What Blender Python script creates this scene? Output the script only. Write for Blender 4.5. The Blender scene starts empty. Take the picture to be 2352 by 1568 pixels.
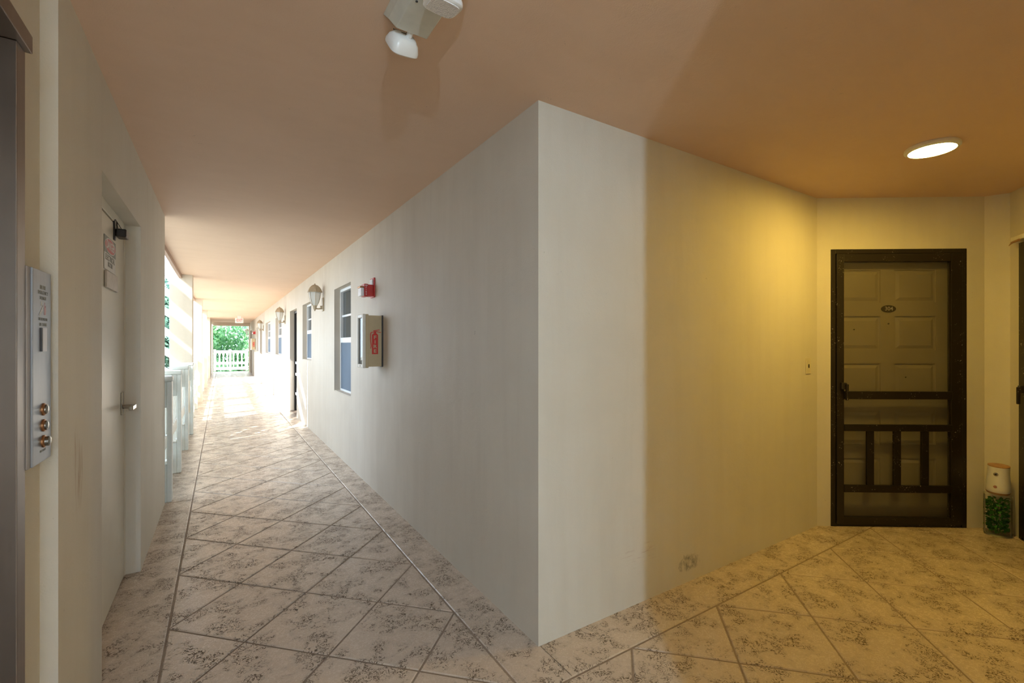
import bpy, bmesh, math, random
from mathutils import Vector, Matrix, noise
random.seed(7)
PI = math.pi
S = bpy.context.scene
COL = S.collection

# ------------------------------------------------------------------ camera
# world: x runs across the corridor, y runs down the corridor, z is up; the camera stands at x = y = 0
cam_d = bpy.data.cameras.new('camera'); cam = bpy.data.objects.new('camera', cam_d); COL.objects.link(cam)
cam.location = (0, 0, 1.38); cam.rotation_euler = (PI/2, 0, math.radians(-32.4))
cam_d.sensor_width = 36; cam_d.lens = 36*1052/2352; cam_d.shift_y = 8/2352
cam_d.clip_start = .02; cam_d.clip_end = 400
S.camera = cam

# ------------------------------------------------------------------ sky, sun, exposure
W = bpy.data.worlds.new('world'); S.world = W; W.use_nodes = True
bg = W.node_tree.nodes['Background']
bg.inputs[0].default_value = (.68, .83, 1.0, 1); bg.inputs[1].default_value = 4.0
sun_d = bpy.data.lights.new('sun', 'SUN'); sun = bpy.data.objects.new('sun', sun_d); COL.objects.link(sun)
sun_d.energy = 15; sun_d.color = (1, .97, .92); sun_d.angle = math.radians(.3)
EL = math.radians(35)
tr = Vector((1.6, .70, 0)).normalized()*math.cos(EL); tr.z = -math.sin(EL)
sun.rotation_euler = tr.to_track_quat('-Z', 'Y').to_euler()
S.view_settings.view_transform = 'Standard'; S.view_settings.look = 'None'
S.view_settings.gamma = 1; S.view_settings.use_curve_mapping = False
S.view_settings.exposure = 0.55
S.cycles.use_denoising = True
S.cycles.max_bounces = 14; S.cycles.diffuse_bounces = 9; S.cycles.glossy_bounces = 5
S.cycles.transparent_max_bounces = 16; S.cycles.sample_clamp_indirect = 12
LAMP_POWER = 140.0

# ------------------------------------------------------------------ materials
def newmat(name):
    m = bpy.data.materials.new(name); m.use_nodes = True
    nt = m.node_tree; return m, nt, nt.nodes['Principled BSDF']
def N(nt, t, **kw):
    n = nt.nodes.new(t)
    for k, v in kw.items(): setattr(n, k, v)
    return n
def ramp(nt, src, stops):
    r = N(nt, 'ShaderNodeValToRGB'); nt.links.new(src, r.inputs[0])
    el = r.color_ramp.elements
    while len(el) < len(stops): el.new(.5)
    for e, (p, c) in zip(el, stops):
        e.position = p; e.color = (c[0], c[1], c[2], 1) if not isinstance(c, (int, float)) else (c, c, c, 1)
    return r
def noise_n(nt, scale, detail=3, rough=.5, dist=0, vec=None):
    n = N(nt, 'ShaderNodeTexNoise'); n.inputs['Scale'].default_value = scale
    n.inputs['Detail'].default_value = detail; n.inputs['Roughness'].default_value = rough
    n.inputs['Distortion'].default_value = dist
    if vec is not None: nt.links.new(vec, n.inputs['Vector'])
    return n
def pos(nt, sx=1, sy=1, sz=1):
    g = N(nt, 'ShaderNodeNewGeometry')
    if (sx, sy, sz) == (1, 1, 1): return g.outputs['Position']
    m = N(nt, 'ShaderNodeMapping'); m.inputs['Scale'].default_value = (sx, sy, sz)
    nt.links.new(g.outputs['Position'], m.inputs['Vector']); return m.outputs[0]
def mixc(nt, fac, a, b, mode='MIX'):
    m = N(nt, 'ShaderNodeMix', data_type='RGBA', blend_type=mode)
    for i, v in ((0, fac), (6, a), (7, b)):
        if isinstance(v, (int, float)): m.inputs[i].default_value = v
        elif isinstance(v, tuple): m.inputs[i].default_value = (*v, 1)
        else: nt.links.new(v, m.inputs[i])
    return m.outputs[2]
def bump(nt, b, h, strength, dist=.002):
    n = N(nt, 'ShaderNodeBump'); n.inputs['Strength'].default_value = strength; n.inputs['Distance'].default_value = dist
    nt.links.new(h, n.inputs['Height']); nt.links.new(n.outputs[0], b.inputs['Normal'])
def simple(name, col, rough=.5, metal=0, spec=.5, var=.06, bumpy=0, scale=30):
    m, nt, b = newmat(name)
    n = noise_n(nt, scale, 3, vec=pos(nt))
    c = ramp(nt, n.outputs[0], [(.3, tuple(v*(1-var) for v in col)), (.7, tuple(min(1, v*(1+var)) for v in col))])
    nt.links.new(c.outputs[0], b.inputs['Base Color'])
    b.inputs['Roughness'].default_value = rough; b.inputs['Metallic'].default_value = metal
    b.inputs['Specular IOR Level'].default_value = spec
    if bumpy: bump(nt, b, n.outputs[0], bumpy)
    return m
def stucco(name, col, dirt, rough=.62, bs=.35, streak=True):
    m, nt, b = newmat(name)
    fine = noise_n(nt, 170, 4, .6, vec=pos(nt)); big = noise_n(nt, 1.3, 4, .6, .4, vec=pos(nt))
    st = noise_n(nt, 3, 4, .6, .3, vec=pos(nt, 2.2, 2.2, .25) if streak else pos(nt, 1, 2.5, 1))
    c = mixc(nt, ramp(nt, big.outputs[0], [(.35, 0.0), (.75, .55)]).outputs[0], col, dirt)
    c = mixc(nt, ramp(nt, st.outputs[0], [(.45, 0.0), (.8, .5)]).outputs[0], c, dirt)
    sp = noise_n(nt, 26, 2, .5, 1.5, vec=pos(nt))
    c = mixc(nt, ramp(nt, sp.outputs[0], [(.755, 0.0), (.80, .35)]).outputs[0], c, tuple(v*.45 for v in dirt))
    nt.links.new(c, b.inputs['Base Color']); b.inputs['Roughness'].default_value = rough
    b.inputs['Specular IOR Level'].default_value = .25
    mid = noise_n(nt, 22, 3, .5, .6, vec=pos(nt))
    ad = N(nt, 'ShaderNodeMath', operation='MULTIPLY_ADD'); nt.links.new(mid.outputs[0], ad.inputs[0]); ad.inputs[1].default_value = 1.3
    nt.links.new(fine.outputs[0], ad.inputs[2])
    bump(nt, b, ad.outputs[0], bs, .0025)
    return m
def smudge(m, c, size, thr, col, scale=(30, 30, 30)):      # a worn, scuffed patch of its own shape
    nt = m.node_tree; b = nt.nodes['Principled BSDF']; src = b.inputs['Base Color'].links[0].from_socket
    g = N(nt, 'ShaderNodeNewGeometry'); sb = N(nt, 'ShaderNodeVectorMath', operation='SUBTRACT'); nt.links.new(g.outputs['Position'], sb.inputs[0]); sb.inputs[1].default_value = c
    dv = N(nt, 'ShaderNodeVectorMath', operation='DIVIDE'); nt.links.new(sb.outputs[0], dv.inputs[0]); dv.inputs[1].default_value = size
    ln = N(nt, 'ShaderNodeVectorMath', operation='LENGTH'); nt.links.new(dv.outputs[0], ln.inputs[0])
    fall = ramp(nt, ln.outputs['Value'], [(.2, 1.0), (1.0, 0.0)])
    n = noise_n(nt, 1, 4, .65, .6, vec=pos(nt, *scale)); ad = N(nt, 'ShaderNodeMath', operation='MULTIPLY'); nt.links.new(fall.outputs[0], ad.inputs[0]); nt.links.new(n.outputs[0], ad.inputs[1])
    mk = ramp(nt, ad.outputs[0], [(thr, 0.0), (thr+.25, .85)])
    nt.links.new(mixc(nt, mk.outputs[0], src, col), b.inputs['Base Color'])
def brushed(name, col, rough=.32, metal=1):
    m, nt, b = newmat(name)
    n = noise_n(nt, 8, 4, .6, vec=pos(nt, 30, 30, .6)); big = noise_n(nt, 2.4, 3, .6, .5, vec=pos(nt))
    c = mixc(nt, ramp(nt, big.outputs[0], [(.35, .0), (.7, .7)]).outputs[0], col, tuple(v*.72 for v in col))
    nt.links.new(c, b.inputs['Base Color']); b.inputs['Metallic'].default_value = metal
    r = ramp(nt, n.outputs[0], [(.3, rough*.93), (.7, rough*1.07)]); nt.links.new(r.outputs[0], b.inputs['Roughness'])
    return m
M = {}
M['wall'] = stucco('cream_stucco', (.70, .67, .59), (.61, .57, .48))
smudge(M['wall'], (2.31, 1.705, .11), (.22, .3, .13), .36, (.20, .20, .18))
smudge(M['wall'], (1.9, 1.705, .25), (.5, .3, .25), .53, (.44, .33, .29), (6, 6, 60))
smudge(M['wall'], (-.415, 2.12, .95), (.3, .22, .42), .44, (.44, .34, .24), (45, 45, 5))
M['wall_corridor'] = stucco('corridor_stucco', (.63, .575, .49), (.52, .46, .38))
M['ceiling'] = stucco('tan_ceiling_stucco', (.74, .545, .405), (.68, .49, .355), bs=.3, streak=False)
M['column'] = stucco('column_stucco', (.74, .68, .58), (.66, .60, .50))
M['door_paint'] = simple('cream_door_paint', (.66, .625, .52), .38, var=.04, scale=5)
M['railing'] = simple('pale_railing_paint', (.74, .79, .77), .42, var=.03)
M['trim'] = simple('brown_fascia', (.36, .24, .18), .6)
M['white_metal'] = simple('white_window_metal', (.78, .81, .84), .35, var=.02)
M['white_plastic'] = simple('white_plastic', (.80, .80, .78), .32, var=.02)
M['grey_plastic'] = simple('grey_beige_plastic', (.66, .67, .61), .4, var=.04)
M['black_metal'] = simple('black_metal', (.02, .016, .014), .4, var=.2)
M['dark_print'] = simple('dark_print', (.06, .06, .06), .6)
M['bronze'] = simple('bronze_lantern_paint', (.42, .35, .25), .45, .2, var=.1)
M['pale_lantern'] = simple('pale_lantern_paint', (.52, .47, .40), .5, .0, var=.05)
M['red'] = simple('red_enamel', (.50, .03, .025), .38, var=.1)
M['red_print'] = simple('red_print', (.58, .03, .02), .5)
M['sign_red'] = simple('faded_sign_red', (.62, .16, .17), .5)
M['sign_grey'] = simple('faded_sign_grey', (.24, .25, .22), .5)
M['sign_white'] = simple('sign_white', (.66, .66, .64), .45)
M['tan_cabinet'] = simple('tan_cabinet_plastic', (.50, .40, .24), .5, var=.03)
M['cream_rim'] = simple('cream_cabinet_rim', (.78, .75, .66), .4, var=.02)
M['steel'] = brushed('brushed_steel', (.30, .26, .235), .36)
M['steel_panel'] = brushed('brushed_steel_panel', (.36, .375, .40), .40)
M['steel_edge'] = brushed('worn_steel_edge', (.40, .35, .31), .5)
M['chrome'] = simple('chrome', (.42, .41, .38), .16, 1, var=.02)
M['lilac'] = simple('lilac_window', (.55, .56, .66), .3)
M['pink'] = simple('faded_pink_flame', (.60, .38, .44), .5)
M['copper'] = simple('copper_ring', (.45, .22, .10), .3, .9)
M['switch'] = simple('switch_plate_paint', (.66, .61, .46), .45, var=.02)
M['wood'] = simple('wood_rim', (.42, .24, .12), .5, var=.15)
M['pinkish_button'] = simple('rose_button', (.50, .24, .20), .4)
M['leaf'] = simple('plastic_leaf', (.05, .22, .03), .5, var=.5, scale=60)
M['trunk'] = simple('bark', (.16, .12, .09), .9, bumpy=.6, scale=12)
M['white_stair'] = simple('white_stair_paint', (.8, .8, .78), .6)
M['ground'] = simple('pale_paving_and_lawn', (.24, .23, .19), .9, var=.3, scale=1)
M['screws'] = simple('screw_steel', (.5, .5, .5), .3, .9)
M['roomdark'] = simple('room_shade', (.10, .11, .12), .8)

def tree_mat(name, c1, c2):
    m, nt, b = newmat(name)
    n = noise_n(nt, 3.0, 3, .6, vec=pos(nt)); c = ramp(nt, n.outputs[0], [(.35, c1), (.65, c2)])
    nt.links.new(c.outputs[0], b.inputs['Base Color']); b.inputs['Roughness'].default_value = .5
    t = N(nt, 'ShaderNodeBsdfTranslucent'); nt.links.new(c.outputs[0], t.inputs[0])
    mx = N(nt, 'ShaderNodeMixShader'); mx.inputs[0].default_value = .4
    nt.links.new(b.outputs[0], mx.inputs[1]); nt.links.new(t.outputs[0], mx.inputs[2])
    nt.links.new(mx.outputs[0], nt.nodes['Material Output'].inputs[0]); return m
M['leaf_a'] = tree_mat('tree_leaf_green', (.14, .36, .17), (.32, .55, .26))
M['leaf_b'] = tree_mat('tree_leaf_bluegreen', (.10, .22, .17), (.22, .36, .26))

# knock-down textured, painted concrete deck
def floor_mat(name, base, low):
    m, nt, b = newmat(name)
    p = pos(nt, 1.0, 1.0, 1.0)
    worm = noise_n(nt, 52, 1.6, .5, 1.4, vec=p)
    d = N(nt, 'ShaderNodeMath', operation='SUBTRACT'); nt.links.new(worm.outputs[0], d.inputs[0]); d.inputs[1].default_value = .5
    ab = N(nt, 'ShaderNodeMath', operation='ABSOLUTE'); nt.links.new(d.outputs[0], ab.inputs[0])
    line = ramp(nt, ab.outputs[0], [(.036, 1.0), (.056, 0.0)])
    clus = noise_n(nt, 6.5, 4, .65, .3, vec=p); cm = ramp(nt, clus.outputs[0], [(.44, 0.08), (.56, 1.0)])
    brk = noise_n(nt, 21, 2, .5, 0, vec=p); bm_ = ramp(nt, brk.outputs[0], [(.36, 0.0), (.44, 1.0)])
    mk = N(nt, 'ShaderNodeMath', operation='MULTIPLY'); nt.links.new(line.outputs[0], mk.inputs[0]); nt.links.new(cm.outputs[0], mk.inputs[1])
    mk2 = N(nt, 'ShaderNodeMath', operation='MULTIPLY'); nt.links.new(mk.outputs[0], mk2.inputs[0]); nt.links.new(bm_.outputs[0], mk2.inputs[1])
    big = noise_n(nt, 1.6, 4, .6, .3, vec=p)
    c = mixc(nt, ramp(nt, big.outputs[0], [(.35, 0.0), (.7, .6)]).outputs[0], base, tuple(v*.86 for v in base))
    c = mixc(nt, mk2.outputs[0], c, low)
    nt.links.new(c, b.inputs['Base Color'])
    rr = ramp(nt, mk2.outputs[0], [(0, .26), (1, .75)]); nt.links.new(rr.outputs[0], b.inputs['Roughness'])
    b.inputs['Specular IOR Level'].default_value = .65
    inv = N(nt, 'ShaderNodeMath', operation='MULTIPLY_ADD'); nt.links.new(mk2.outputs[0], inv.inputs[0]); inv.inputs[1].default_value = -1.0
    fine = noise_n(nt, 90, 3, .6, .2, vec=p); f2 = N(nt, 'ShaderNodeMath', operation='MULTIPLY'); nt.links.new(fine.outputs[0], f2.inputs[0]); f2.inputs[1].default_value = .35
    nt.links.new(f2.outputs[0], inv.inputs[2])
    bump(nt, b, inv.outputs[0], .55, .0022)
    return m
M['floor'] = floor_mat('textured_deck', (.61, .515, .42), (.15, .11, .075))
M['groove'] = simple('deck_groove', (.27, .21, .16), .7, var=.1)

# chipped dark brown screen-door paint
def chipped():
    m, nt, b = newmat('chipped_dark_paint')
    n = noise_n(nt, 120, 2, .5, .5, vec=pos(nt)); n2 = noise_n(nt, 9, 2, .5, 0, vec=pos(nt))
    a = ramp(nt, n.outputs[0], [(.675, 0.0), (.695, 1.0)]); c2 = ramp(nt, n2.outputs[0], [(.52, 0.0), (.60, 1.0)])
    mk = N(nt, 'ShaderNodeMath', operation='MULTIPLY'); nt.links.new(a.outputs[0], mk.inputs[0]); nt.links.new(c2.outputs[0], mk.inputs[1])
    nt.links.new(mixc(nt, mk.outputs[0], (.013, .009, .006), (.55, .5, .42)), b.inputs['Base Color'])
    b.inputs['Roughness'].default_value = .38; return m
M['dark_door'] = chipped()
M['door_inner'] = simple('inner_door_paint', (.56, .50, .37), .5, var=.06, scale=3)

def mesh_screen(name, col, alpha):
    m, nt, b = newmat(name); b.inputs['Base Color'].default_value = (*col, 1); b.inputs['Roughness'].default_value = .7
    t = N(nt, 'ShaderNodeBsdfTransparent'); mx = N(nt, 'ShaderNodeMixShader')
    w = noise_n(nt, 1.2, 2, .5, 0, vec=pos(nt)); r = ramp(nt, w.outputs[0], [(.3, alpha*.85), (.7, min(1, alpha*1.1))])
    nt.links.new(r.outputs[0], mx.inputs[0])
    nt.links.new(t.outputs[0], mx.inputs[1]); nt.links.new(b.outputs[0], mx.inputs[2])
    nt.links.new(mx.outputs[0], nt.nodes['Material Output'].inputs[0]); return m
M['screen'] = mesh_screen('insect_screen', (.07, .06, .045), .30)
M['blue_screen'] = mesh_screen('bluish_insect_screen', (.17, .23, .31), .70)
def glass(name, col, rough, alpha, metal=0):
    m, nt, b = newmat(name); b.inputs['Base Color'].default_value = (*col, 1); b.inputs['Roughness'].default_value = rough
    b.inputs['Specular IOR Level'].default_value = .8
    t = N(nt, 'ShaderNodeBsdfTransparent'); mx = N(nt, 'ShaderNodeMixShader'); f = N(nt, 'ShaderNodeFresnel'); f.inputs[0].default_value = 1.1 if 'vase' in name else 1.5
    ad = N(nt, 'ShaderNodeMath', operation='ADD', use_clamp=True); nt.links.new(f.outputs[0], ad.inputs[0]); ad.inputs[1].default_value = alpha
    nt.links.new(ad.outputs[0], mx.inputs[0]); nt.links.new(t.outputs[0], mx.inputs[1]); nt.links.new(b.outputs[0], mx.inputs[2])
    nt.links.new(mx.outputs[0], nt.nodes['Material Output'].inputs[0]); return m
M['window_glass'] = glass('window_glass', (.10, .11, .11), .03, .35)
M['vase_glass'] = glass('vase_glass', (.6, .6, .5), .05, .0)
M['lantern_glass'] = glass('frosted_lantern_glass', (.80, .82, .80), .35, .55)
M['bulb'] = simple('bulb_white', (.9, .9, .88), .3)
def lens():
    m, nt, b = newmat('ribbed_lens')
    w = N(nt, 'ShaderNodeTexWave'); w.inputs['Scale'].default_value = 120; w.inputs['Distortion'].default_value = .6
    nt.links.new(pos(nt), w.inputs[0]); v = N(nt, 'ShaderNodeTexVoronoi'); v.inputs['Scale'].default_value = 210; nt.links.new(pos(nt), v.inputs['Vector'])
    c = ramp(nt, v.outputs['Distance'], [(.1, (.95, .95, .96)), (.7, (.72, .73, .76))]); nt.links.new(c.outputs[0], b.inputs['Base Color'])
    b.inputs['Roughness'].default_value = .15; b.inputs['Specular IOR Level'].default_value = .9
    bump(nt, b, v.outputs['Distance'], .8, .002); return m
M['lens'] = lens()
def emis(name, col, s):
    m, nt, b = newmat(name); b.inputs['Base Color'].default_value = (.9, .9, .85, 1)
    b.inputs['Emission Color'].default_value = (*col, 1); b.inputs['Emission Strength'].default_value = s; return m
M['lamp_glow'] = emis('warm_lamp_diffuser', (1, .65, .115), LAMP_POWER)
M['cool_fill_glow'] = emis('cool_fill_diffuser', (.80, .91, 1), 9)  # glow of the added fill lamp behind the camera
M['exit_red'] = simple('exit_letters', (.60, .05, .04), .5)

# ------------------------------------------------------------------ mesh helpers
class MB:
    def __init__(s, mtx=None): s.v = []; s.f = []; s.m = mtx
    def add(s, vs, fs, mt=None):
        o = len(s.v)
        for p in vs:
            p = Vector(p)
            if mt: p = mt @ p
            if s.m: p = s.m @ p
            s.v.append(p)
        s.f += [tuple(i+o for i in f) for f in fs]; return s
    def box(s, a, b, mt=None):
        (x0, y0, z0), (x1, y1, z1) = a, b
        x0, x1 = min(x0, x1), max(x0, x1); y0, y1 = min(y0, y1), max(y0, y1); z0, z1 = min(z0, z1), max(z0, z1)
        return s.add([(x0, y0, z0), (x1, y0, z0), (x1, y1, z0), (x0, y1, z0), (x0, y0, z1), (x1, y0, z1), (x1, y1, z1), (x0, y1, z1)],
              [(0, 3, 2, 1), (4, 5, 6, 7), (0, 1, 5, 4), (1, 2, 6, 5), (2, 3, 7, 6), (3, 0, 4, 7)], mt)
    def prism(s, poly, z0, z1, mt=None, inset=None):      # polygon in xy (ccw) raised in z
        n = len(poly)
        return s.add([(x, y, z0) for x, y in poly]+[(x, y, z1) for x, y in poly],
              [tuple(range(n-1, -1, -1)), tuple(range(n, 2*n))]+[(i, (i+1) % n, n+(i+1) % n, n+i) for i in range(n)], mt)
    def lathe(s, prof, n=24, mt=None, c=(0, 0, 0), cap=True):   # profile [(r, z)] about z
        vs = [(c[0]+r*math.cos(2*PI*k/n), c[1]+r*math.sin(2*PI*k/n), c[2]+z) for r, z in prof for k in range(n)]
        fs = [(i*n+k, i*n+(k+1) % n, (i+1)*n+(k+1) % n, (i+1)*n+k) for i in range(len(prof)-1) for k in range(n)]
        if cap: fs += [tuple(range(n-1, -1, -1)), tuple((len(prof)-1)*n+k for k in range(n))]
        return s.add(vs, fs, mt)
    def tube(s, pts, r, n=8, mt=None):
        pts = [Vector(p) for p in pts]; rs = r if isinstance(r, (list, tuple)) else [r]*len(pts); vs = []
        for i, p in enumerate(pts):
            d = (pts[min(i+1, len(pts)-1)]-pts[max(i-1, 0)]).normalized()
            up = Vector((0, 0, 1)) if abs(d.z) < .9 else Vector((1, 0, 0))
            a = d.cross(up).normalized(); b = d.cross(a)
            vs += [p+a*math.cos(2*PI*k/n)*rs[i]+b*math.sin(2*PI*k/n)*rs[i] for k in range(n)]
        L = len(pts)
        fs = [(i*n+k, i*n+(k+1) % n, (i+1)*n+(k+1) % n, (i+1)*n+k) for i in range(L-1) for k in range(n)]
        fs += [tuple(range(n-1, -1, -1)), tuple((L-1)*n+k for k in range(n))]
        return s.add(vs, fs, mt)
    def build(s, name, mat, parent=None, bevel=0, smooth=False, segs=2):
        me = bpy.data.meshes.new(name); me.from_pydata([tuple(v) for v in s.v], [], s.f)
        bm = bmesh.new(); bm.from_mesh(me); bmesh.ops.recalc_face_normals(bm, faces=bm.faces); bm.to_mesh(me); bm.free()
        me.materials.append(M[mat] if isinstance(mat, str) else mat)
        if smooth:
            for p in me.polygons: p.use_smooth = True
        o = bpy.data.objects.new(name, me); COL.objects.link(o)
        if parent: o.parent = parent
        if bevel:
            md = o.modifiers.new('bevel', 'BEVEL'); md.width = bevel; md.segments = segs; md.limit_method = 'ANGLE'; md.harden_normals = False
        if smooth:
            es = o.modifiers.new('split', 'EDGE_SPLIT'); es.split_angle = math.radians(38)
        return o
def thing(name, label=None, cat=None, loc=(0, 0, 0), rz=0, group=None, kind=None):
    o = bpy.data.objects.new(name, None); COL.objects.link(o); o.location = loc; o.rotation_euler = (0, 0, rz)
    o.empty_display_size = .1
    return tag(o, label, cat, group, kind)
def tag(o, label=None, cat=None, group=None, kind=None):
    if label: o['label'] = label
    if cat: o['category'] = cat
    if group: o['group'] = group
    if kind: o['kind'] = kind
    return o
def struct(o, label=None, cat=None): 
    o['kind'] = 'structure'
    if label: o['label'] = label
    if cat: o['category'] = cat
    return o
def copy_tree(o, parent=None):
    c = o.copy(); COL.objects.link(c)
    if parent: c.parent = parent
    for ch in list(o.children): copy_tree(ch, c)
    return c
def text_mesh(txt, size, mat, name, parent, mt, depth=.0006, align='CENTER', space=1.0, bold=0):
    cu = bpy.data.curves.new('t', 'FONT'); cu.body = txt; cu.size = size; cu.align_x = align; cu.align_y = 'CENTER'
    cu.extrude = depth; cu.space_line = space; cu.offset = bold; cu.resolution_u = 3
    to = bpy.data.objects.new('t', cu); COL.objects.link(to)
    dg = bpy.context.evaluated_depsgraph_get(); dg.update()
    me = bpy.data.meshes.new_from_object(to.evaluated_get(dg)); bpy.data.objects.remove(to); bpy.data.curves.remove(cu)
    me.transform(mt); me.materials.clear(); me.materials.append(M[mat]); me.name = name
    o = bpy.data.objects.new(name, me); COL.objects.link(o); o.parent = parent; return o
def basis(o, ux, uy, uz):
    return Matrix(((ux[0], uy[0], uz[0], o[0]), (ux[1], uy[1], uz[1], o[1]), (ux[2], uy[2], uz[2], o[2]), (0, 0, 0, 1)))

H = 2.5
TL, TR, SF = -.415, 1.225, 1.705        # left wall, right wall, front (facing) wall

# ------------------------------------------------------------------ floor
floor = MB()
floor.box((-.85, 4.95, -.22), (1.6, 28.1, -.004))
floor.box((-.715, -4, -.22), (5.6, 4.95, -.004))
FL = struct(floor.build('floor', 'groove'), 'textured beige concrete deck scored into diagonal squares with straight borders', 'floor')
def clip(poly, nx, ny, c):      # keep nx*x+ny*y <= c
    out = []
    for i in range(len(poly)):
        a, b = poly[i], poly[(i+1) % len(poly)]
        da, db = nx*a[0]+ny*a[1]-c, nx*b[0]+ny*b[1]-c
        if da <= 0: out.append(a)
        if (da < 0 < db) or (db < 0 < da):
            t = da/(da-db); out.append((a[0]+(b[0]-a[0])*t, a[1]+(b[1]-a[1])*t))
    return out
def inset(poly, d):
    n = len(poly); res = poly[:]
    big = [(-99, -99), (99, -99), (99, 99), (-99, 99)]
    for i in range(n):
        a, b = poly[i], poly[(i+1) % n]; ex, ey = b[0]-a[0], b[1]-a[1]; L = math.hypot(ex, ey)
        if L < 1e-6: continue
        nx, ny = ey/L, -ex/L
        big = clip(big, nx, ny, nx*a[0]+ny*a[1]-d)
        if len(big) < 3: return []
    return big
def area(p): return sum(p[i][0]*p[(i+1) % len(p)][1]-p[(i+1) % len(p)][0]*p[i][1] for i in range(len(p)))/2
def tile(poly, name='tile'):
    a = inset(poly, .0045); b = inset(poly, .0088)
    if len(b) < 3 or area(b) < .003 or len(a) != len(b): return
    n = len(a); m = MB()
    m.add([(x, y, -.0045) for x, y in a]+[(x, y, -.0035) for x, y in a]+[(x, y, 0) for x, y in b],
          [tuple(range(2*n, 3*n))]+[(i, (i+1) % n, n+(i+1) % n, n+i) for i in range(n)]+[(n+i, n+(i+1) % n, 2*n+(i+1) % n, 2*n+i) for i in range(n)])
    # keep the tile's origin on the tile
    cx = sum(p[0] for p in b)/n; cy = sum(p[1] for p in b)/n
    m.v = [v-Vector((cx, cy, 0)) for v in m.v]
    o = m.build(name, 'floor', FL); o.location = (cx, cy, 0)
GL, GR = -.218, 1.017
def put(q, x0, x1, y0, y1):
    for cl in ((-1, 0, -x0), (1, 0, x1), (0, -1, -y0), (0, 1, y1)):
        q = clip(q, *cl)
        if len(q) < 3: return
    r = []
    for k in q:
        if not r or math.hypot(k[0]-r[-1][0], k[1]-r[-1][1]) > 1e-4: r.append(k)
    if len(r) > 2 and math.hypot(r[0][0]-r[-1][0], r[0][1]-r[-1][1]) < 1e-4: r.pop()
    if len(r) >= 3 and area(r) > .008: tile(r)
def diamonds(nx, ny, h, x0, x1, y0, y1):
    # scores run through nodes (nx, ny + k*h) at 45 degrees both ways: squares with half diagonal h/2
    hh = h/2
    i0, i1 = int((x0-nx)/hh)-2, int((x1-nx)/hh)+2; j0, j1 = int((y0-ny)/hh)-2, int((y1-ny)/hh)+2
    for i in range(i0, i1+1):
        for j in range(j0, j1+1):
            if (i+j) % 2 == 0: continue
            cx, cy = nx+i*hh, ny+j*hh
            put([(cx+hh, cy), (cx, cy+hh), (cx-hh, cy), (cx, cy-hh)], x0, x1, y0, y1)
diamonds(GL, 2.16, .6175, GL, GR, 1.472, 28.0)
diamonds(1.58, 1.472, .64, -.218, 5.0, -.6, 1.472)
def slab_piece(x0, y0, x1, y1): tile([(x0, y0), (x1, y0), (x1, y1), (x0, y1)], 'border_strip')
slab_piece(GR, 1.472, TR+.02, 28.0)                 # strip along the right corridor wall
slab_piece(GR+.208, 1.472, 5.0, SF+.05) 
slab_piece(-.64, -.6, GL, 4.98); slab_piece(-.85, 4.98, GL, 28.0)
slab_piece(-.7, -4, 5.0, -.6)

# ------------------------------------------------------------------ ceiling
c = MB(); c.box((-.53, 4.98, H), (1.6, 27.0, H+.3)); c.box((-.715, -2.6, H), (5.6, 4.98, H+.3))
struct(c.build('ceiling', 'ceiling'), 'tan textured stucco ceiling over the corridor and door nook', 'ceiling')

# ------------------------------------------------------------------ walls
def wall_y(name, xf, xb, y0, y1, holes, mat, z1=H):     # wall face at x = xf, back at xb, holes = (ya, yb, za, zb)
    m = MB(); y = y0
    for (a, b, za, zb) in sorted(holes):
        if a > y: m.box((xf, y, 0), (xb, a, z1))
        if za > 0: m.box((xf, a, 0), (xb, b, za))
        if zb < z1: m.box((xf, a, zb), (xb, b, z1))
        y = b
    m.box((xf, y, 0), (xb, y1, z1)); return m
WIN = [(5.30, 6.19, .79, 2.09), (7.97, 8.91, 1.12, 2.09), (12.3, 13.75, 1.12, 2.09), (15.3, 17.0, 1.12, 2.09), (20.3, 21.6, 1.12, 2.09)]
DRS = [(9.66, 10.69), (18.6, 19.6), (25.2, 26.4)]
m = wall_y('w', TR, TR+.30, SF+.25, 28.0, WIN+[(a, b, 0, 2.09) for a, b in DRS], 'wall')
m.prism([(TR, SF), (TR+.25, SF+.25), (TR, SF+.25)], 0, H)
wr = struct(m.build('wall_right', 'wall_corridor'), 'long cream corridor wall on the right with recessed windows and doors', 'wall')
m = MB(); m.prism([(TR, SF), (3.84, SF), (3.92, SF+.25), (TR+.25, SF+.25)], 0, H)
struct(m.build('wall_front', 'wall'), 'plain cream wall with a soft band of added lantern light facing the camera', 'wall')

# left: wall with the recessed utility door, stepping back 4 cm for the lift
m = wall_y('w', TL, TL-.30, 1.898, 4.98, [(2.495, 3.57, 0, 2.10)], 'wall')
m.box((TL-.10, 2.495, 0), (TL-.3, 3.57, 2.10))
struct(m.build('wall_left', 'wall'), 'cream wall on the left with a recessed utility door', 'wall')
m = wall_y('w', -.455, -.715, -1.9, 1.898, [(.53, 1.64, 0, 2.15)], 'wall')
struct(m.build('wall_elevator', 'wall'), 'narrow cream wall around the elevator', 'wall')
m = MB(); m.box((-.455, -1.25, 0), (-.345, -1.05, H)); struct(m.build('wall_light_block', 'wall'), 'unseen projection added behind the camera to keep lantern light off the left wall', 'wall')  # added out of view to shade the left wall from the added lantern
# elevator / stair tower behind these walls, rising over the roof
TOW = -6.5
m = MB(); m.box((TOW, 4.6, -6), (-.715, 4.98, 12)); m.box((TOW, -1.9, -6), (TOW+.3, 4.6, 12)); m.box((TOW+.3, -1.9, -6), (-.715, -1.6, 12))
struct(m.build('wall_tower', 'column'), 'cream outer walls of the elevator tower', 'wall')
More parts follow.
